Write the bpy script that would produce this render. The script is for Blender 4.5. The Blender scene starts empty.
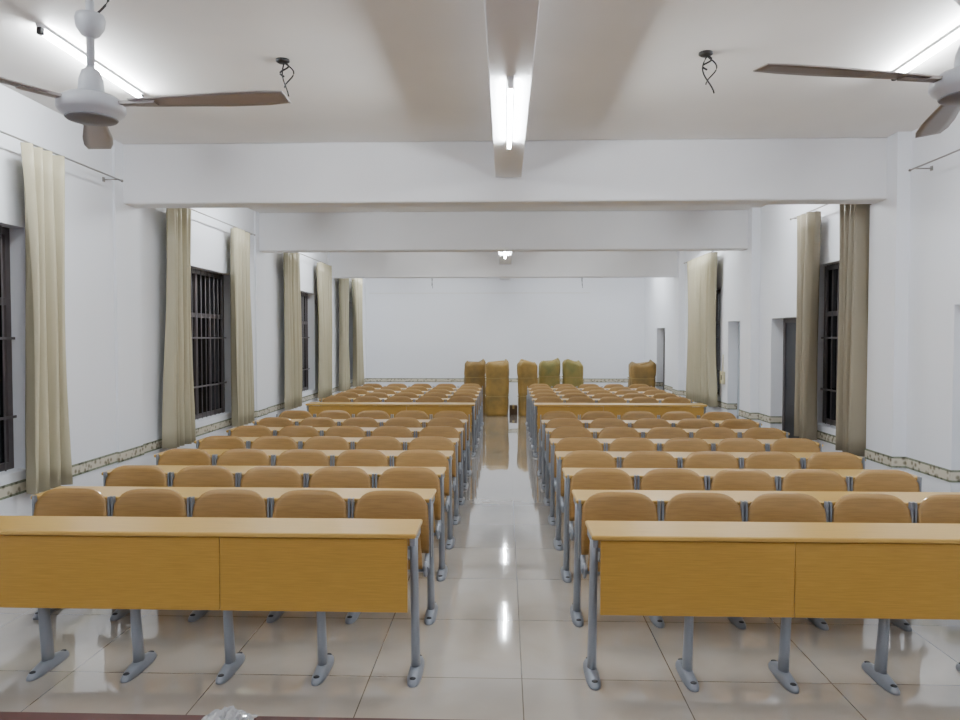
import bpy, math, random
from mathutils import Vector, Matrix
random.seed(7)
COL = bpy.context.scene.collection

# ------------------------------------------------------------ helpers
def lin(r, g, b):
    def c(v):
        v /= 255.0
        return v/12.92 if v <= 0.04045 else ((v+0.055)/1.055)**2.4
    return (c(r), c(g), c(b), 1.0)

class MB:
    def __init__(s):
        s.v = []; s.f = []; s.m = []; s.sm = []
    def add(s, vs, fs, mat=0, smooth=False):
        o = len(s.v); s.v += [tuple(p) for p in vs]
        for f in fs:
            s.f.append(tuple(i+o for i in f)); s.m.append(mat); s.sm.append(smooth)
    def box(s, x0, x1, y0, y1, z0, z1, mat=0):
        vs = [(x0,y0,z0),(x1,y0,z0),(x1,y1,z0),(x0,y1,z0),(x0,y0,z1),(x1,y0,z1),(x1,y1,z1),(x0,y1,z1)]
        s.add(vs, [(0,3,2,1),(4,5,6,7),(0,1,5,4),(1,2,6,5),(2,3,7,6),(3,0,4,7)], mat)
    def rbox(s, x0, x1, y0, y1, z0, z1, c=0.004, mat=0):
        def ring(z, i):
            return [(x0+i+c,y0+i,z),(x1-i-c,y0+i,z),(x1-i,y0+i+c,z),(x1-i,y1-i-c,z),(x1-i-c,y1-i,z),(x0+i+c,y1-i,z),(x0+i,y1-i-c,z),(x0+i,y0+i+c,z)]
        rings = [ring(z0,c), ring(z0+c,0), ring(z1-c,0), ring(z1,c)]
        s.loft(rings, mat, False)
    def loft(s, rings, mat=0, smooth=True, cap=True):
        n = len(rings[0]); vs = [p for r in rings for p in r]; fs = []
        for k in range(len(rings)-1):
            for i in range(n):
                j = (i+1) % n
                fs.append((k*n+i, k*n+j, (k+1)*n+j, (k+1)*n+i))
        s.add(vs, fs, mat, smooth)
        if cap:
            o = len(s.v)-len(vs)
            s.f.append(tuple(o+i for i in reversed(range(n)))); s.m.append(mat); s.sm.append(False)
            s.f.append(tuple(o+(len(rings)-1)*n+i for i in range(n))); s.m.append(mat); s.sm.append(False)
    def lathe(s, prof, cx=0, cy=0, n=28, mat=0, smooth=True):
        s.loft([[(cx+r*math.cos(2*math.pi*i/n), cy+r*math.sin(2*math.pi*i/n), z) for i in range(n)] for r, z in prof], mat, smooth)
    def tube(s, pts, r, n=8, mat=0):
        pts = [Vector(p) for p in pts]; rings = []
        for i, p in enumerate(pts):
            d = (pts[min(i+1,len(pts)-1)] - pts[max(i-1,0)]).normalized()
            a = Vector((0,0,1)) if abs(d.z) < 0.9 else Vector((1,0,0))
            u = d.cross(a).normalized(); w = d.cross(u).normalized()
            rr = r[i] if isinstance(r, (list,tuple)) else r
            rings.append([tuple(p + u*rr*math.cos(2*math.pi*k/n) + w*rr*math.sin(2*math.pi*k/n)) for k in range(n)])
        s.loft(rings, mat, True)
    def sheet(s, fn, nu, nv, off, mat=0, smooth=True):
        a = []; b = []
        off = Vector(off)
        for j in range(nv+1):
            for i in range(nu+1):
                p = Vector(fn(i/nu, j/nv)); a.append(tuple(p)); b.append(tuple(p+off))
        N = len(a); W = nu+1; fs = []
        for j in range(nv):
            for i in range(nu):
                q = (j*W+i, j*W+i+1, (j+1)*W+i+1, (j+1)*W+i)
                fs.append(q); fs.append(tuple(N+k for k in reversed(q)))
        s.add(a+b, fs, mat, smooth)
        o = len(s.v)-2*N
        edge = [(j*W, (j+1)*W) for j in range(nv)] + [((j+1)*W+nu, j*W+nu) for j in range(nv)] + \
               [(i+1, i) for i in range(nu)] + [(nv*W+i, nv*W+i+1) for i in range(nu)]
        for p, q in edge:
            s.f.append((o+p, o+q, o+N+q, o+N+p)); s.m.append(mat); s.sm.append(False)
    def mesh(s, name, mats):
        me = bpy.data.meshes.new(name)
        me.from_pydata(s.v, [], s.f); me.update()
        for m in mats: me.materials.append(m)
        me.polygons.foreach_set("material_index", s.m)
        me.polygons.foreach_set("use_smooth", s.sm)
        import bmesh
        bm = bmesh.new(); bm.from_mesh(me); bmesh.ops.recalc_face_normals(bm, faces=bm.faces); bm.to_mesh(me); bm.free()
        me.update()
        return me

def tag(o, label=None, category=None, kind=None, group=None):
    if label: o["label"] = label
    if category: o["category"] = category
    if kind: o["kind"] = kind
    if group: o["group"] = group
def obj(name, data, loc=(0,0,0), parent=None, **kw):
    o = bpy.data.objects.new(name, data)
    COL.objects.link(o); o.location = loc
    if parent: o.parent = parent
    tag(o, **kw)
    return o
def empty(name, loc, **kw):
    o = obj(name, None, loc, **kw); o.empty_display_size = 0.1
    return o

# ------------------------------------------------------------ materials
def mat(name, col, rough=0.6, metal=0.0, noise=0.0, nscale=5.0, stretch=(1,1,1), bump=0.0, bscale=40.0, col2=None, spec=0.5, coat=0.0, coords='Object'):
    m = bpy.data.materials.new(name); m.use_nodes = True
    nt = m.node_tree; b = nt.nodes["Principled BSDF"]
    b.inputs["Roughness"].default_value = rough; b.inputs["Metallic"].default_value = metal
    b.inputs["Specular IOR Level"].default_value = spec
    b.inputs["Coat Weight"].default_value = coat
    tc = nt.nodes.new("ShaderNodeTexCoord"); mp = nt.nodes.new("ShaderNodeMapping")
    mp.inputs["Scale"].default_value = stretch
    nt.links.new(tc.outputs[coords], mp.inputs["Vector"])
    nz = nt.nodes.new("ShaderNodeTexNoise"); nz.inputs["Scale"].default_value = nscale; nz.inputs["Detail"].default_value = 6
    nt.links.new(mp.outputs[0], nz.inputs["Vector"])
    cr = nt.nodes.new("ShaderNodeValToRGB")
    if col2 is None:
        col2 = tuple(c*(1-noise) for c in col[:3]) + (1,)
    cr.color_ramp.elements[0].position = 0.3; cr.color_ramp.elements[1].position = 0.7
    cr.color_ramp.elements[0].color = col2; cr.color_ramp.elements[1].color = col
    nt.links.new(nz.outputs["Fac"], cr.inputs[0]); nt.links.new(cr.outputs[0], b.inputs["Base Color"])
    if bump:
        n2 = nt.nodes.new("ShaderNodeTexNoise"); n2.inputs["Scale"].default_value = bscale; n2.inputs["Detail"].default_value = 4
        nt.links.new(mp.outputs[0], n2.inputs["Vector"])
        bp = nt.nodes.new("ShaderNodeBump"); bp.inputs["Strength"].default_value = bump; bp.inputs["Distance"].default_value = 0.01
        nt.links.new(n2.outputs["Fac"], bp.inputs["Height"]); nt.links.new(bp.outputs[0], b.inputs["Normal"])
    return m

M_wall = mat("wall_plaster", lin(235,237,243), 0.5, noise=0.03, nscale=1.2, bump=0.05, bscale=25, coords='Generated')
M_ceil = mat("ceiling_plaster", lin(237,234,231), 0.7, noise=0.07, nscale=1.2, bump=0.06, bscale=10)
M_beam = mat("beam_plaster", lin(232,232,235), 0.6, noise=0.04, nscale=2, bump=0.08, bscale=8)
M_desk = mat("desk_wood", lin(186,144,66), 0.35, noise=0.20, nscale=7, stretch=(1.0,6,26), coat=0.1)
M_top = mat("desktop_wood", lin(202,163,86), 0.32, noise=0.14, nscale=6, stretch=(1,14,1), coat=0.1)
M_chair = mat("chair_plywood", lin(164,126,70), 0.42, noise=0.24, nscale=6, stretch=(1.2,6,18), coat=0.1)
M_steel = mat("grey_painted_steel", lin(142,147,156), 0.4, metal=0.25, noise=0.04)
M_dark = mat("dark_rubber", lin(40,40,44), 0.6)
M_black = mat("black_cable", lin(25,22,22), 0.5)
M_curt = mat("beige_curtain", lin(182,174,147), 0.45, noise=0.14, nscale=4, stretch=(1,1,0.15), bump=0.03)
M_curt_shade = mat("taupe_curtain", lin(148,138,118), 0.5, noise=0.15, nscale=4, stretch=(1,1,0.15))  # same beige cloth, backlit shade put into a darker colour
M_rod = mat("rod_metal", lin(150,146,142), 0.3, metal=0.6)
M_frame = mat("window_frame_brown", lin(92,84,84), 0.45, noise=0.1)
M_bars = mat("window_bar_grey", lin(104,98,100), 0.5, noise=0.1)
M_glass = mat("night_glass", lin(12,12,16), 0.12, spec=0.4)
M_fan = mat("fan_white_enamel", lin(200,202,206), 0.35)
M_blade = mat("fan_blade_grey", lin(166,160,156), 0.4, metal=0.2)
M_blade2 = mat("fan_blade_brown", lin(128,118,112), 0.4, metal=0.3)
M_grill = mat("fan_motor_grill", lin(120,120,124), 0.5)
M_batten = mat("batten_white", lin(225,225,225), 0.4)
M_stage = mat("stage_red_edge", lin(70,28,26), 0.5, noise=0.25, nscale=9)
M_stagetop = mat("stage_red_carpet", lin(84,34,30), 0.85, noise=0.2, nscale=20)
M_doorw = mat("door_pale", lin(190,198,206), 0.5)
M_doord = mat("door_dark", lin(22,24,30), 0.4)  # near-black colour stands for the darkness inside an open doorway
M_sack = mat("sack_ochre", lin(168,132,62), 0.6, nscale=3.2, col2=lin(116,96,48), bump=0.8, bscale=9)
M_sackg = mat("sack_green", lin(160,134,66), 0.6, nscale=2.6, col2=lin(98,102,54), bump=0.8, bscale=9)
M_sackb = mat("sack_brown", lin(150,116,54), 0.6, nscale=3.2, col2=lin(94,78,40), bump=0.8, bscale=9)
M_tie = mat("sack_rope", lin(150,128,80), 0.8)
M_card = mat("cardboard", lin(86,66,44), 0.8, noise=0.2)
M_plast = mat("clear_plastic", lin(240,240,240), 0.15)
M_plast.node_tree.nodes["Principled BSDF"].inputs["Transmission Weight"].default_value = 0.6
M_switch = mat("switch_plastic", lin(214,206,170), 0.4)

M_tube = bpy.data.materials.new("tube_glow"); M_tube.use_nodes = True
b = M_tube.node_tree.nodes["Principled BSDF"]
b.inputs["Base Color"].default_value = (1,1,1,1)
b.inputs["Emission Color"].default_value = (0.91,0.965,1.0,1); b.inputs["Emission Strength"].default_value = 310

# floor tiles
M_floor = bpy.data.materials.new("polished_tile"); M_floor.use_nodes = True
nt = M_floor.node_tree; b = nt.nodes["Principled BSDF"]
geo = nt.nodes.new("ShaderNodeNewGeometry"); mp = nt.nodes.new("ShaderNodeMapping")
mp.inputs["Location"].default_value = (-0.09+8.0, -3.83+8.0, 0)
nt.links.new(geo.outputs["Position"], mp.inputs["Vector"])
br = nt.nodes.new("ShaderNodeTexBrick"); br.offset = 0.0; br.squash = 1.0
br.inputs["Scale"].default_value = 1.0; br.inputs["Brick Width"].default_value = 0.8; br.inputs["Row Height"].default_value = 0.8
br.inputs["Mortar Size"].default_value = 0.003; br.inputs["Mortar Smooth"].default_value = 0.1
br.inputs["Color1"].default_value = lin(188,180,170); br.inputs["Color2"].default_value = lin(183,175,165); br.inputs["Mortar"].default_value = lin(112,102,92)
nt.links.new(mp.outputs[0], br.inputs["Vector"])
nz = nt.nodes.new("ShaderNodeTexNoise"); nz.inputs["Scale"].default_value = 2.5; nz.inputs["Detail"].default_value = 8; nz.inputs["Distortion"].default_value = 1.2
nt.links.new(geo.outputs["Position"], nz.inputs["Vector"])
cr = nt.nodes.new("ShaderNodeValToRGB"); cr.color_ramp.elements[0].color = (0.95,0.94,0.93,1); cr.color_ramp.elements[1].color = (1,1,1,1)
cr.color_ramp.elements[0].position = 0.35; cr.color_ramp.elements[1].position = 0.6
nt.links.new(nz.outputs["Fac"], cr.inputs[0])
mx = nt.nodes.new("ShaderNodeMix"); mx.data_type = 'RGBA'; mx.blend_type = 'MULTIPLY'; mx.inputs[0].default_value = 1
nt.links.new(br.outputs["Color"], mx.inputs[6]); nt.links.new(cr.outputs[0], mx.inputs[7])
nt.links.new(mx.outputs[2], b.inputs["Base Color"])
b.inputs["Roughness"].default_value = 0.06; b.inputs["Specular IOR Level"].default_value = 0.9
b.inputs["Coat Weight"].default_value = 1.0; b.inputs["Coat Roughness"].default_value = 0.03; b.inputs["Coat IOR"].default_value = 1.65
n2 = nt.nodes.new("ShaderNodeTexNoise"); n2.inputs["Scale"].default_value = 3.0; n2.inputs["Detail"].default_value = 1
nt.links.new(geo.outputs["Position"], n2.inputs["Vector"])
bp = nt.nodes.new("ShaderNodeBump"); bp.inputs["Strength"].default_value = 0.08; bp.inputs["Distance"].default_value = 0.01
nt.links.new(n2.outputs["Fac"], bp.inputs["Height"]); nt.links.new(bp.outputs[0], b.inputs["Normal"]); nt.links.new(bp.outputs[0], b.inputs["Coat Normal"])

# decorative border tile
BZ0, BZ1, BT = 0.61, 0.71, 0.008
M_border = bpy.data.materials.new("floral_border_tile"); M_border.use_nodes = True
nt = M_border.node_tree; b = nt.nodes["Principled BSDF"]
geo = nt.nodes.new("ShaderNodeNewGeometry")
vo = nt.nodes.new("ShaderNodeTexVoronoi"); vo.inputs["Scale"].default_value = 20
nt.links.new(geo.outputs["Position"], vo.inputs["Vector"])
cr = nt.nodes.new("ShaderNodeValToRGB")
cr.color_ramp.elements[0].position = 0.2; cr.color_ramp.elements[0].color = lin(134,126,108)
cr.color_ramp.elements[1].position = 0.5; cr.color_ramp.elements[1].color = lin(208,201,183)
nt.links.new(vo.outputs["Distance"], cr.inputs[0])
sp = nt.nodes.new("ShaderNodeSeparateXYZ"); nt.links.new(geo.outputs["Position"], sp.inputs[0])
mr = nt.nodes.new("ShaderNodeMapRange"); mr.inputs[1].default_value = BZ0; mr.inputs[2].default_value = BZ1
nt.links.new(sp.outputs["Z"], mr.inputs[0])
c2 = nt.nodes.new("ShaderNodeValToRGB"); e = c2.color_ramp.elements
c2.color_ramp.interpolation = 'CONSTANT'
e[0].position = 0; e[0].color = (0.36,0.42,0.38,1); e[1].position = 0.17; e[1].color = (1,1,1,1)
n = e.new(0.83); n.color = (0.36,0.42,0.38,1)
nt.links.new(mr.outputs[0], c2.inputs[0])
mx = nt.nodes.new("ShaderNodeMix"); mx.data_type = 'RGBA'; mx.blend_type = 'MULTIPLY'; mx.inputs[0].default_value = 1
nt.links.new(cr.outputs[0], mx.inputs[6]); nt.links.new(c2.outputs[0], mx.inputs[7])
nt.links.new(mx.outputs[2], b.inputs["Base Color"]); b.inputs["Roughness"].default_value = 0.25

# ------------------------------------------------------------ room shell
XL, XR, YF, YB, ZC, T = -3.65, 3.62, -3.0, 19.3, 3.62, 0.22
PL, PR = 0.025, 0.12
def S(name, mb, mats, label, cat):
    return obj(name, mb.mesh(name, mats), label=label, category=cat, kind="structure")

m = MB(); m.box(XL-T, XR+T, YF-T, YB+T, -0.12, 0)
S("floor", m, [M_floor], "glossy cream polished tile floor with thin seams", "floor")
m = MB(); m.box(XL-T, XR+T, YF-T, YB+T, ZC, ZC+0.12)
S("ceiling", m, [M_ceil], "off-white plastered ceiling slab, slightly stained", "ceiling")

def side_wall(name, xi, xo, openings, label):
    m = MB()
    ys = sorted({YF, YB} | {v for o in openings for v in o[:2]})
    for a, bb in zip(ys[:-1], ys[1:]):
        op = [o for o in openings if o[0] <= a and o[1] >= bb]
        if not op: m.box(min(xi,xo), max(xi,xo), a, bb, 0, ZC)
        else:
            z0, z1 = op[0][2:4]
            if z0 > 0: m.box(min(xi,xo), max(xi,xo), a, bb, 0, z0)
            m.box(min(xi,xo), max(xi,xo), a, bb, z1, ZC)
    return S(name, m, [M_wall], label, "wall")
WZ0, WZ1 = 0.78, 2.62
LW = [(3.7,5.55), (8.1,9.85), (12.4,14.1), (16.3,17.7)]
RW = [(7.45,8.85), (12.6,14.2)]
RD = [(4.9,6.1,2.05,'p'), (9.15,10.2,2.04,'d'), (11.45,12.15,2.04,'p'), (16.9,17.8,2.0,'d')]
side_wall("wall_left", XL, XL-T, [(a,c,WZ0,WZ1) for a,c in LW], "white painted plaster wall with tall barred windows")
side_wall("wall_right", XR, XR+T, [(a,c,WZ0,WZ1) for a,c in RW]+[(a,c,0.0,z) for a,c,z,k in RD], "white painted plaster wall with recessed doorways and windows")
m = MB(); m.box(XL-T, XR+T, YB, YB+T, 0, ZC)
S("wall_back", m, [M_wall], "plain white painted end wall", "wall")
m = MB(); m.box(XL-T, XR+T, YF-T, YF, 0, ZC)
S("wall_front", m, [M_wall], "plain white painted wall by the stage", "wall")

def window(n, side, y0, y1):
    m = MB()
    x = XL-0.13 if side < 0 else XR+0.13
    xo = x + side*0.05
    a, c = sorted((x, xo))
    f = 0.055
    m.box(a, c, y0, y0+f, WZ0, WZ1); m.box(a, c, y1-f, y1, WZ0, WZ1)
    m.box(a, c, y0+f, y1-f, WZ0, WZ0+f); m.box(a, c, y0+f, y1-f, WZ1-f, WZ1)
    zt = WZ0+(WZ1-WZ0)*0.68
    m.box(a, c, y0+f, y1-f, zt, zt+f)
    ym = (y0+y1)/2
    m.box(a+0.005, c-0.005, ym-0.03, ym+0.03, WZ0+f, WZ1-f)
    for q in (0.25, 0.75):
        yy = y0+(y1-y0)*q
        m.box(a+0.012, c-0.012, yy-0.018, yy+0.018, WZ0+f, zt)
    g = sorted((xo-side*0.02, xo-side*0.014))
    m.box(g[0], g[1], y0+f, y1-f, WZ0+f, WZ1-f, 1)
    xb = x - side*0.025
    k = int((y1-y0)/0.13)
    for i in range(1, k):
        yy = y0+(y1-y0)*i/k
        m.tube([(xb,yy,WZ0),(xb,yy,WZ1)], 0.006, 6, 2)
    for zz in (WZ0+0.4, WZ0+1.0):
        m.box(xb-0.004, xb+0.004, y0, y1, zz-0.010, zz+0.010, 2)
    S("window_%d" % n, m, [M_frame, M_glass, M_bars], "dark framed window with vertical security bars, black night outside", "window")
i = 1
for a, c in LW: window(i, -1, a, c); i += 1
for a, c in RW: window(i, 1, a, c); i += 1

for i, (a, c, z, k) in enumerate(RD):
    m = MB()
    x0, x1 = XR+0.16, XR+0.20
    m.box(x0, x1, a, a+0.06, 0, z, 0); m.box(x0, x1, c-0.06, c, 0, z, 0); m.box(x0, x1, a+0.06, c-0.06, z-0.06, z, 0)
    m.box(x0+0.01, x1-0.005, a+0.06, c-0.06, 0, z-0.06, 1)
    for z0, z1 in ((0.15,0.9),(1.05,z-0.2)):
        m.box(x0+0.004, x0+0.011, a+0.18, c-0.18, z0, z1, 1)
    m.tube([(x0+0.01,a+0.14,1.0),(x0-0.03,a+0.14,1.0),(x0-0.03,a+0.22,1.0)], 0.008, 8, 2)
    mm = [M_doorw, M_doorw, M_rod] if k == 'p' else [M_frame, M_doord, M_rod]
    S("door_%d" % (i+1), m, mm, "pale painted door in a deep plaster recess" if k == 'p' else "dark door in a deep plaster recess", "door")

tn = [0]
def trim(m, mats, label, cat):
    tn[0] += 1
    S("trim_%d" % tn[0], m, mats, label, cat)
BEAMS = [(6.96, 7.22, 3.055), (10.85, 11.1, 3.06), (15.25, 15.5, 3.02)]
for y0, y1, zb in BEAMS:
    m = MB(); m.rbox(XL, XR, y0, y1, zb, ZC, 0.012)
    trim(m, [M_beam], "white plastered ceiling beam spanning the hall", "beam")
for y0, y1, x in ((YF, 6.96, 0.03), (11.1, 15.25, 0.0), (15.5, YB, 0.0)):
    m = MB(); m.rbox(x-0.125, x+0.125, y0, y1, 3.28, ZC, 0.006)
    trim(m, [M_beam], "white plastered ceiling beam running along the hall centre", "beam")
for y0, y1, zb in BEAMS:
    m = MB(); m.box(XR-PR, XR, y0-0.18, y1+0.05, 0, zb)
    m.box(XR-PR, XR, y0-0.18, y0, zb, ZC)
    trim(m, [M_wall], "white plastered pilaster under the beam", "pilaster")
    m = MB(); m.box(XL, XL+PL, y0-0.15, y1+0.05, 0, zb); m.box(XL, XL+PL, y0-0.15, y0, zb, ZC)
    trim(m, [M_wall], "white plastered pilaster under the beam", "pilaster")
def segs(y0, y1, cuts):
    out = []; cur = y0
    for a, c in sorted(cuts):
        if a > cur: out.append((cur, a))
        cur = max(cur, c)
    if cur < y1: out.append((cur, y1))
    return out
lp = [(b_[0]-0.15, b_[1]+0.05) for b_ in BEAMS]; rp = [(b_[0]-0.18, b_[1]+0.05) for b_ in BEAMS]
m = MB()
for a, c in segs(YF, YB, lp): m.box(XL, XL+BT, a, c, BZ0, BZ1)
for a, c in lp:
    m.box(XL+PL, XL+PL+BT, a-BT, c+BT, BZ0, BZ1); m.box(XL, XL+PL, a-BT, a, BZ0, BZ1); m.box(XL, XL+PL, c, c+BT, BZ0, BZ1)
trim(m, [M_border], "cream floral border tile strip along the wall", "tile border")
m = MB()
dc = [(a, c) for a, c, z, k in RD]
for a, c in segs(YF, YB, rp+dc): m.box(XR-BT, XR, a, c, BZ0, BZ1)
for a, c in dc: m.box(XR, XR+0.155, c-BT, c, BZ0, BZ1)
for a, c in rp:
    m.box(XR-PR-BT, XR-PR, a-BT, c+BT, BZ0, BZ1); m.box(XR-PR, XR, a-BT, a, BZ0, BZ1); m.box(XR-PR, XR, c, c+BT, BZ0, BZ1)
trim(m, [M_border], "cream floral border tile strip along the wall", "tile border")
m = MB(); m.box(XL, XR, YB-BT, YB, BZ0, BZ1)
trim(m, [M_border], "cream floral border tile strip on the end wall", "tile border")
m = MB(); m.box(-3.55, 2.2, YB-0.02, YB, 2.92, 2.945)
trim(m, [M_batten], "thin white cable trunking high on the end wall", "cable trunking")

# stage
m = MB(); m.box(XL, XR, YF, 2.76, 0, 0.28, 0); m.rbox(XL, XR, 2.76, 2.84, 0, 0.30, 0.006, 1); m.box(XL, XR, YF, 2.76, 0.28, 0.298, 0)
obj("stage_platform", m.mesh("stage_platform", [M_stagetop, M_stage]), label="low stage platform with dark red edge", category="stage", kind="structure")

# ------------------------------------------------------------ desks
DT = 0.787    # desktop height
def leg_mesh(h, name, desk):
    m = MB()
    CY = 0.19
    def oval(z, L, W, cy=CY, n=20):
        r = []
        for k in range(n):
            t = 2*math.pi*k/n
            yy = math.copysign(abs(math.sin(t))**0.6, math.sin(t))*L/2; xx = math.copysign(abs(math.cos(t))**0.8, math.cos(t))*W/2
            r.append((xx, cy+yy, z))
        return r
    m.loft([oval(0,0.34,0.075), oval(0.012,0.34,0.075), oval(0.03,0.31,0.058), oval(0.05,0.12,0.046)], 0)
    for yy in (CY-0.135, CY+0.135):
        m.lathe([(0.016,0.02),(0.016,0.034),(0.010,0.037)], 0, yy, 12, 1)
    rings = []
    for k in range(7):
        t = k/6
        w = 0.021+0.004*(1-t)**2; d = 0.034+0.02*abs(t-0.55)
        rings.append([(w*math.cos(2*math.pi*i/14), CY-0.08*t+d*math.sin(2*math.pi*i/14), 0.03+(h-0.03)*t) for i in range(14)])
    m.loft(rings, 0)
    if desk: m.box(-0.012, 0.012, 0.06, 0.32, DT-0.07, DT-0.028)
    return m.mesh(name, [M_steel, M_dark])
ME_leg = leg_mesh(DT-0.035, "leg", True)
ME_legs = leg_mesh(0.60, "seat_leg", False)

LEN = 2.5
def desk_meshes(first):
    m = MB()
    m.rbox(-0.02, LEN+0.02, 0.03, 0.35, DT-0.024, DT, 0.005)
    top = m.mesh("desktop", [M_top])
    m = MB()
    z0, z1 = (0.375, DT-0.030) if first else (0.50, DT-0.030)
    yy = 0.05
    for a, c in ((0.026, 0.9985), (1.0015, LEN-0.026)):
        m.rbox(a, c, yy, yy+0.018, z0, z1, 0.002)
    panel = m.mesh("front_panel", [M_desk])
    m = MB(); m.rbox(0.03, LEN-0.03, 0.17, 0.33, 0.61, 0.622, 0.003)
    m.box(0.03, LEN-0.03, 0.326, 0.334, 0.61, 0.64)
    shelf = m.mesh("book_shelf", [M_steel])
    return top, panel, shelf
DM = {True: desk_meshes(True), False: desk_meshes(False)}
def mirrored(me, name):
    c = me.copy(); c.transform(Matrix.Scale(-1, 4, (1,0,0))); c.flip_normals(); c.name = name
    return c
DMR = {k: tuple(mirrored(x, x.name) for x in v) for k, v in DM.items()}

AX = {-1: 0.473, 1: 0.46}
D0, P = 3.69, 0.82
block1 = [D0+P*k for k in range(7)]
block2 = [10.95+0.8*k for k in range(5)]
def make_desk(D, side, first):
    e = empty("lecture_desk", (side*AX[side], D, 0), category="desk", group="long lecture desks",
        label="long yellow wood lecture desk with full front panel and grey legs" if first else "long yellow wood lecture desk behind folding seats, grey legs")
    src = DM if side > 0 else DMR
    for nm, me in zip(("desktop","front_panel","book_shelf"), src[first]):
        obj(nm, me, parent=e)
    for k in range(6):
        obj("leg", ME_leg, (side*0.5*k, 0, 0), parent=e, label="grey steel leg with oblong bolted foot")
for blk in (block1, block2):
    for k, D in enumerate(blk):
        for side in (-1, 1): make_desk(D, side, k == 0)

def make_frame(D, side):
    e = empty("seat_frame", (side*AX[side], D+0.014, 0), category="seat frame", group="seat frames of the end rows", label="grey steel frame carrying the last row of folding seats")
    m = MB(); a, c = sorted((0.0, side*LEN)); m.box(a, c, 0.018, 0.06, 0.50, 0.55)
    for k in range(6): m.box(side*0.5*k-0.012, side*0.5*k+0.012, 0.05, 0.12, 0.51, 0.54)
    obj("crossbar", m.mesh("crossbar", [M_steel]), parent=e)
    for k in range(6):
        obj("leg", ME_legs, (side*0.5*k, 0, 0), parent=e)
lasts = (block1[-1]+P, block2[-1]+0.8)
for D in lasts:
    for side in (-1, 1): make_frame(D, side)

# ------------------------------------------------------------ chairs
def backfn(u, v):
    s = 2*u-1
    H = 0.370-0.09*abs(s)**5
    z = 0.475+v*H
    x = s*(0.243-0.018*v-0.010*(1-v)**3)
    y = -0.065+0.035*v*v+0.028*(1-s*s)
    return (x, y, z)
m = MB(); m.sheet(backfn, 20, 12, (0, 0.013, 0)); ME_back = m.mesh("backrest", [M_chair])
def seatfn(u, v):
    s = 2*u-1
    L = 0.29-0.05*abs(s)**5
    z = 0.41+v*L
    x = s*(0.205-0.02*v)
    y = -0.15+0.02*math.sin(v*math.pi)-0.01*v - 0.018*(1-s*s)*(1-v)
    return (x, y, z)
m = MB(); m.sheet(seatfn, 14, 10, (0, -0.014, 0)); ME_seat = m.mesh("seat", [M_chair])
m = MB()
m.tube([(-0.212,-0.145,0.40),(0.212,-0.145,0.40)], 0.014, 10)
ME_pivot = m.mesh("pivot_bar", [M_steel])
def arm(m, sx):
    x = sx*0.239; xi = sx*0.222
    m.box(x-0.006, x+0.006, -0.035, 0.0, 0.44, 0.80)
    m.box(xi-0.006, xi+0.012, -0.01, 0.032, 0.50, 0.56)
    pts = [(xi,0.03,0.52),(xi,-0.03,0.465),(xi,-0.08,0.42),(xi,-0.12,0.40),(xi,-0.145,0.40)]
    m.tube(pts, [0.013,0.015,0.017,0.02,0.022], 8)
    n = 16
    ring = lambda xx, r: [(xx, -0.145+r*math.cos(2*math.pi*i/n), 0.405+r*1.15*math.sin(2*math.pi*i/n)) for i in range(n)]
    m.loft([ring(xi-0.010,0.034), ring(xi-0.007,0.04), ring(xi+0.007,0.04), ring(xi+0.010,0.034)])
m = MB(); arm(m, -1); ME_armL = m.mesh("bracket", [M_steel])
m = MB(); arm(m, 1); ME_armR = m.mesh("bracket", [M_steel])
proto = None
for blk in (block1, block2):
    pp = P if blk is block1 else 0.8
    for D in [d+pp for d in blk]:
        for side in (-1, 1):
            for k in range(5):
                x = side*(0.445+0.25+0.5*k)
                if proto is None:
                    root = empty("folding_chair", (x, D, 0), category="chair", group="folding lecture hall chairs",
                        label="tip-up lecture chair with curved brown plywood back, seat folded")
                    parts = [obj(nm, me, parent=root) for nm, me in (("backrest",ME_back),("seat",ME_seat),("pivot_bar",ME_pivot),("bracket",ME_armL),("bracket",ME_armR))]
                    proto = (root, parts)
                else:
                    r = proto[0].copy(); COL.objects.link(r); r.location = (x, D, 0)
                    for p in proto[1]:
                        q = p.copy(); COL.objects.link(q); q.parent = r

# ------------------------------------------------------------ curtains
def curtain(side, y0, y1, z0=0.62, z1=3.2, m_=None, seed=0, lean=0.0, label="long beige satin curtain gathered beside the window"):
    X = (XL+0.14) if side < 0 else (XR-0.15)
    rnd = random.Random(seed)
    folds = max(3, round((y1-y0)/0.12)); ph = [rnd.uniform(-0.8,0.8) for _ in range(folds+2)]
    am = [rnd.uniform(0.7,1.25) for _ in range(folds+2)]
    def fn(u, v):
        z = z1+(z0-z1)*v
        pinch = 1-0.10*math.sin(math.pi*min(1,v*1.1))
        yc = (y0+y1)/2+lean*v
        k = u*folds; i = int(k); fr = k-i
        w = ph[i]*(1-fr)+ph[min(i+1,folds+1)]*fr; A = am[i]*(1-fr)+am[min(i+1,folds+1)]*fr
        y = yc+(u-0.5)*(y1-y0)*pinch+0.015*math.sin(9*u+5*v+seed)
        x = X + (0.060+0.008*v)*A*math.sin(2*math.pi*k+w*v*1.8)+0.008*math.sin(4*v+3*u+seed)
        return (x, y, z)
    m = MB(); m.sheet(fn, folds*12, 14, (0.004, 0, 0))
    obj("curtain", m.mesh("curtain", [m_ or M_curt]), label=label, category="curtain", group="window curtains")
for k, (a, c, ln) in enumerate([(5.29,5.79,0.03), (7.6,8.15,0), (9.45,10.1,0), (11.75,12.5,0), (13.9,14.7,0), (15.75,16.4,0), (17.0,17.9,0.2)]):
    curtain(-1, a, c, seed=k, lean=ln)
curtain(1, 7.3, 7.75, seed=20, m_=M_curt_shade, label="taupe curtain bunched beside the dark window")
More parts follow.
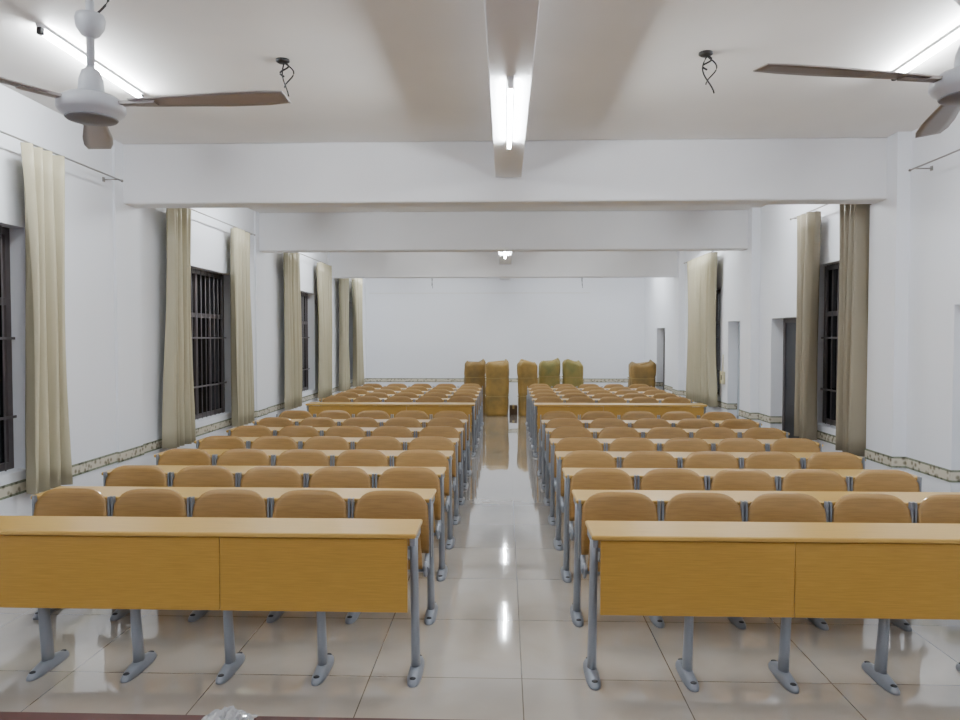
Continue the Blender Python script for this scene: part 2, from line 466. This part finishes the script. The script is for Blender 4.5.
curtain(1, 8.45, 8.85, seed=21, m_=M_curt_shade, label="taupe curtain bunched beside the dark window")
curtain(1, 12.45, 14.1, seed=22, label="wide beige satin curtain drawn across the window")
def rod(side, y0, y1, z=3.22):
    dx = 0.14 if side < 0 else 0.15
    X = (XL+dx) if side < 0 else (XR-dx)
    e = empty("curtain_rod", (X, (y0+y1)/2, z), category="curtain rod", group="curtain rods", label="thin metal curtain rod on wall brackets")
    h = (y1-y0)/2
    m = MB(); m.tube([(0,-h,0),(0,h,0)], 0.007, 10); obj("rod", m.mesh("rod", [M_rod]), parent=e)
    for s in (-1, 1):
        m = MB(); yy = s*(h-0.05)
        m.tube([(side*(dx-0.005),yy,0),(0,yy,0)], 0.006, 8)
        a_, c_ = sorted((side*dx, side*(dx-0.01))); m.box(a_, c_, yy-0.015, yy+0.015, -0.02, 0.02)
        obj("bracket", m.mesh("bracket", [M_rod]), parent=e)
        m = MB(); m.tube([(0,s*h,0),(0,s*(h+0.015),0),(0,s*(h+0.03),0)], [0.007,0.013,0.008], 10)
        obj("finial", m.mesh("finial", [M_rod]), parent=e)
for a, c in ((3.4,6.7),(7.4,10.3),(11.45,14.85),(15.7,18.1)): rod(-1, a, c)
for a, c in ((3.6,6.5),(7.33,9.15),(12.3,14.5)): rod(1, a, c)

# ------------------------------------------------------------ fluorescent lights
def tubelight(x, y0, z, label, L=1.2):
    e = empty("fluorescent_light", (x, y0+L/2, z), category="light", group="fluorescent tube lights", label=label)
    h = L/2
    m = MB(); m.rbox(-0.018, 0.018, -h-0.02, h+0.02, -0.022, 0.002, 0.004); obj("light_base", m.mesh("light_base", [M_batten]), parent=e)
    m = MB(); m.tube([(0,-h+0.02,-0.045),(0,h-0.02,-0.045)], 0.0135, 6); obj("light_tube", m.mesh("light_tube", [M_tube]), parent=e, label="glowing white tube")
    for s in (-1, 1):
        m = MB(); m.rbox(-0.016, 0.016, s*h-0.018, s*h+0.018, -0.062, -0.02, 0.004)
        obj("lamp_holder", m.mesh("lamp_holder", [M_dark if z > 3.4 else M_batten]), parent=e)
CL = "single white fluorescent tube fixed to the ceiling"
tubelight(-2.72, 4.30, ZC, CL); tubelight(2.68, 4.05, ZC, CL)
for y in (8.3, 12.4, 16.8):
    for x in (-2.7, 2.7): tubelight(x, y, ZC, CL)
for y in (-2.2, 0.6):
    for x in (-2.7, 2.7): tubelight(x, y, ZC, CL)
BL = "white fluorescent tube fixed under the central beam"
tubelight(0.03, 4.3, 3.28, BL, 1.4)
tubelight(0.0, 12.3, 3.28, BL, 1.3)
tubelight(0.0, 16.4, 3.28, BL)

# ------------------------------------------------------------ ceiling fans
def fan(x, y, zb, ang, bm, label):
    e = empty("ceiling_fan", (x, y, zb), category="ceiling fan", group="ceiling fans", label=label)
    top = ZC-zb
    m = MB(); m.tube([(0,0,0.08),(0,0,top)], 0.014, 12); obj("down_rod", m.mesh("down_rod", [M_fan]), parent=e)
    m = MB(); m.lathe([(0.018,0.32),(0.046,0.315),(0.05,0.30),(0.046,0.27),(0.03,0.245),(0.016,0.235)], n=24); obj("canopy", m.mesh("canopy", [M_fan]), parent=e)
    m = MB(); m.lathe([(0.016,0.13),(0.03,0.12),(0.04,0.09),(0.044,0.045),(0.04,0.04)], n=24); obj("coupling_cover", m.mesh("coupling_cover", [M_fan]), parent=e)
    m = MB(); m.lathe([(0.04,0.036),(0.085,0.03),(0.108,0.014),(0.113,0.0),(0.113,-0.016),(0.105,-0.028),(0.09,-0.036),(0.085,-0.046),(0.05,-0.052),(0.02,-0.054)], n=36); obj("motor_housing", m.mesh("motor_housing", [M_fan]), parent=e)
    m = MB()
    m.lathe([(0.087,-0.0465),(0.083,-0.051),(0.03,-0.058),(0.01,-0.059)], n=36)
    obj("bottom_plate", m.mesh("bottom_plate", [M_grill]), parent=e)
    for k in range(3):
        a = math.radians(ang+120*k)
        m = MB()
        def fn(u, v):
            r = 0.15+u*0.56
            w = 0.030+0.026*min(1,u*1.6)-0.02*max(0,u-0.85)/0.15*0.6
            s = (v-0.5)*2
            return (r, s*w, 0.004-s*w*0.12+0.004*u)
        m.sheet(fn, 20, 4, (0,0,0.004))
        m.box(0.09, 0.24, -0.018, 0.018, -0.002, 0.008)
        bl = obj("blade", m.mesh("blade", [bm]), parent=e); bl.rotation_euler = (0,0,a)
    m = MB(); pts = [(0.02+0.05*math.sin(t*3.1), 0.0, 0.315+t*0.13) for t in [i/8 for i in range(9)]]
    m.tube(pts, 0.004, 6); obj("power_wire", m.mesh("power_wire", [M_black]), parent=e)
fan(-1.465, 2.6, 2.61, -3, M_blade, "white three-blade ceiling fan with pale grey blades, hung on long rod")
fan(1.475, 2.43, 2.60, 190, M_blade2, "ceiling fan with brown-grey metal blades, hung on long rod")

def hook(x, y, drop, seed):
    rnd = random.Random(seed)
    e = empty("ceiling_fan_hook", (x, y, ZC), category="hook", group="bare ceiling hooks", label="bare ceiling hook with dangling black wires")
    m = MB(); m.lathe([(0.045,0.001),(0.045,-0.012),(0.03,-0.022),(0.01,-0.024)], n=20); obj("ceiling_plate", m.mesh("ceiling_plate", [M_black]), parent=e)
    m = MB(); m.tube([(0.01+0.03*math.sin(t*6.3), 0, -0.02-0.09*t+0.0) for t in [i/10 for i in range(11)]], 0.006, 6); obj("hook", m.mesh("hook", [M_black]), parent=e)
    for q in range(2):
        m = MB(); a = rnd.uniform(0.02,0.05)*(1 if q else -0.7)
        m.tube([(a*math.sin(t*4.5)+0.03*t*(q+0.4)+0.01, 0.01*q, -0.02-(drop-0.06*q)*t) for t in [i/12 for i in range(13)]], 0.005, 6)
        obj("wire", m.mesh("wire", [M_black]), parent=e)
hook(-1.47, 4.9, 0.22, 1); hook(1.29, 4.87, 0.24, 2); hook(-1.75, 17.5, 0.66, 3); hook(1.78, 17.5, 0.66, 4)

# ------------------------------------------------------------ wrapped sacks at the back
def sack(x, y, w, d, h, ma, seed, rot, label):
    rnd = random.Random(seed)
    m = MB(); n = 56; rings = []
    NZ = 24
    p = [rnd.uniform(0,6.28) for _ in range(6)]
    slump = rnd.choice((-1, 1))
    def sup(t): return (math.copysign(abs(math.cos(t))**0.5, math.cos(t)), math.copysign(abs(math.sin(t))**0.5, math.sin(t)))
    def prof(z):
        s = 0.94+0.05*min(1, z*8)
        s -= 0.04*math.exp(-((z-0.36)/0.035)**2) + 0.04*math.exp(-((z-0.70)/0.035)**2)
        if z > 0.93: s *= 1-0.25*((z-0.93)/0.07)**2
        return s
    for j in range(NZ+1):
        z = j/NZ if j < NZ-3 else 1-(NZ-j)*0.025
        s = prof(z); r = []
        for i in range(n):
            t = 2*math.pi*i/n; cx, sy = sup(t)
            k = s*(1+0.025*math.sin(3*t+p[0]+5*z)+0.018*math.sin(8*t+p[1]-6*z)+0.014*math.sin(15*t+p[2]+9*z))
            zz = z*h + (h*(0.025*math.sin(2*t+p[3])+0.015*math.sin(5*t+p[4])+0.02*slump*cx))*max(0,(z-0.6)/0.4)
            r.append((cx*w/2*k+0.012*math.sin(4*z+p[5]), sy*d/2*k, max(0, zz)))
        rings.append(r)
    m.loft(rings)
    e = obj("wrapped_sack", m.mesh("wrapped_sack", [ma]), (x, y, 0), label=label, category="sack", group="wrapped sacks at the end of the hall")
    e.rotation_euler = (0, 0, rot)
    for zz in (0.36, 0.70):
        mm = MB(); pts = []
        for i in range(41):
            t = 2*math.pi*i/40; cx, sy = sup(t)
            pts.append((cx*w/2*0.99, sy*d/2*0.99, zz*h+0.01*math.sin(t+seed)))
        mm.tube(pts, 0.008, 6); obj("binding_rope", mm.mesh("binding_rope", [M_tie]), parent=e)
sack(-0.70, 17.4, 0.50, 0.40, 1.22, M_sackb, 1, 0.05, "tall ochre woven-sack bundle with slumped top, behind the seats")
sack(-0.18, 16.9, 0.53, 0.42, 1.22, M_sack, 2, -0.06, "tall ochre woven-sack bundle standing in the aisle")
sack(0.52, 16.9, 0.46, 0.42, 1.22, M_sack, 3, 0.04, "tall yellow-brown woven-sack bundle beside the aisle")
sack(1.05, 17.4, 0.50, 0.42, 1.23, M_sackg, 4, 0.0, "tall greenish woven-sack bundle behind the seats")
sack(1.58, 17.4, 0.49, 0.40, 1.22, M_sackg, 5, -0.02, "tall greenish woven-sack bundle behind the seats")
sack(3.17, 17.3, 0.60, 0.5, 1.20, M_sackb, 6, 0.05, "wide brown wrapped bundle near the corner")
m = MB(); m.rbox(-0.09, 0.09, -0.14, 0.14, 0, 0.2, 0.004, 0); m.box(-0.025, 0.025, -0.141, 0.141, 0.2, 0.202, 1); m.box(-0.025,0.025,-0.142,-0.14,0.13,0.202,1)
obj("cardboard_box", m.mesh("cardboard_box", [M_card, M_tie]), (0.195, 17.2, 0), label="small dark cardboard box between the sacks", category="box")

# wall switch box
m = MB(); m.rbox(XR-0.05, XR, 12.28, 12.42, 1.02, 1.22, 0.006); m.box(XR-0.056, XR-0.05, 12.31, 12.35, 1.08, 1.16, 1)
m.tube([(XR-0.02,12.35,1.22),(XR-0.02,12.35,1.5)], 0.008, 6)
obj("switch_box", m.mesh("switch_box", [M_switch, M_dark]), label="small cream switch box on the wall", category="switch")

# crumpled plastic on the stage edge
m = MB()
rnd = random.Random(11); N = 16
hh = [[rnd.uniform(0,1) for _ in range(N+1)] for _ in range(N+1)]
def fn(u, v):
    i, j = int(round(u*N)), int(round(v*N))
    env = max(0, 1-((2*u-1)**2+(2*v-1)**2)*0.75)
    return ((u-0.5)*0.2+0.012*(hh[i][j]-0.5), (v-0.5)*0.11+0.012*(hh[j][i]-0.5), 0.004+env*(0.015+0.045*hh[i][j]))
m.sheet(fn, N, N, (0,0,0.001), smooth=False)
obj("plastic_bag", m.mesh("plastic_bag", [M_plast]), (-1.07, 2.78, 0.30), label="crumpled clear plastic bag on the stage edge", category="plastic bag")

# ------------------------------------------------------------ world + camera
w = bpy.data.worlds.new("night"); bpy.context.scene.world = w; w.use_nodes = True
w.node_tree.nodes["Background"].inputs[0].default_value = (0.01,0.012,0.02,1); w.node_tree.nodes["Background"].inputs[1].default_value = 0.5
cam = bpy.data.cameras.new("camera"); co = bpy.data.objects.new("camera", cam); COL.objects.link(co)
F = 740.0
cam.sensor_width = 36; cam.lens = F/960*36
co.location = (0, 0, 1.79)
co.rotation_euler = (math.radians(90)-math.atan(23/F), 0, math.atan(25/F))
bpy.context.scene.camera = co
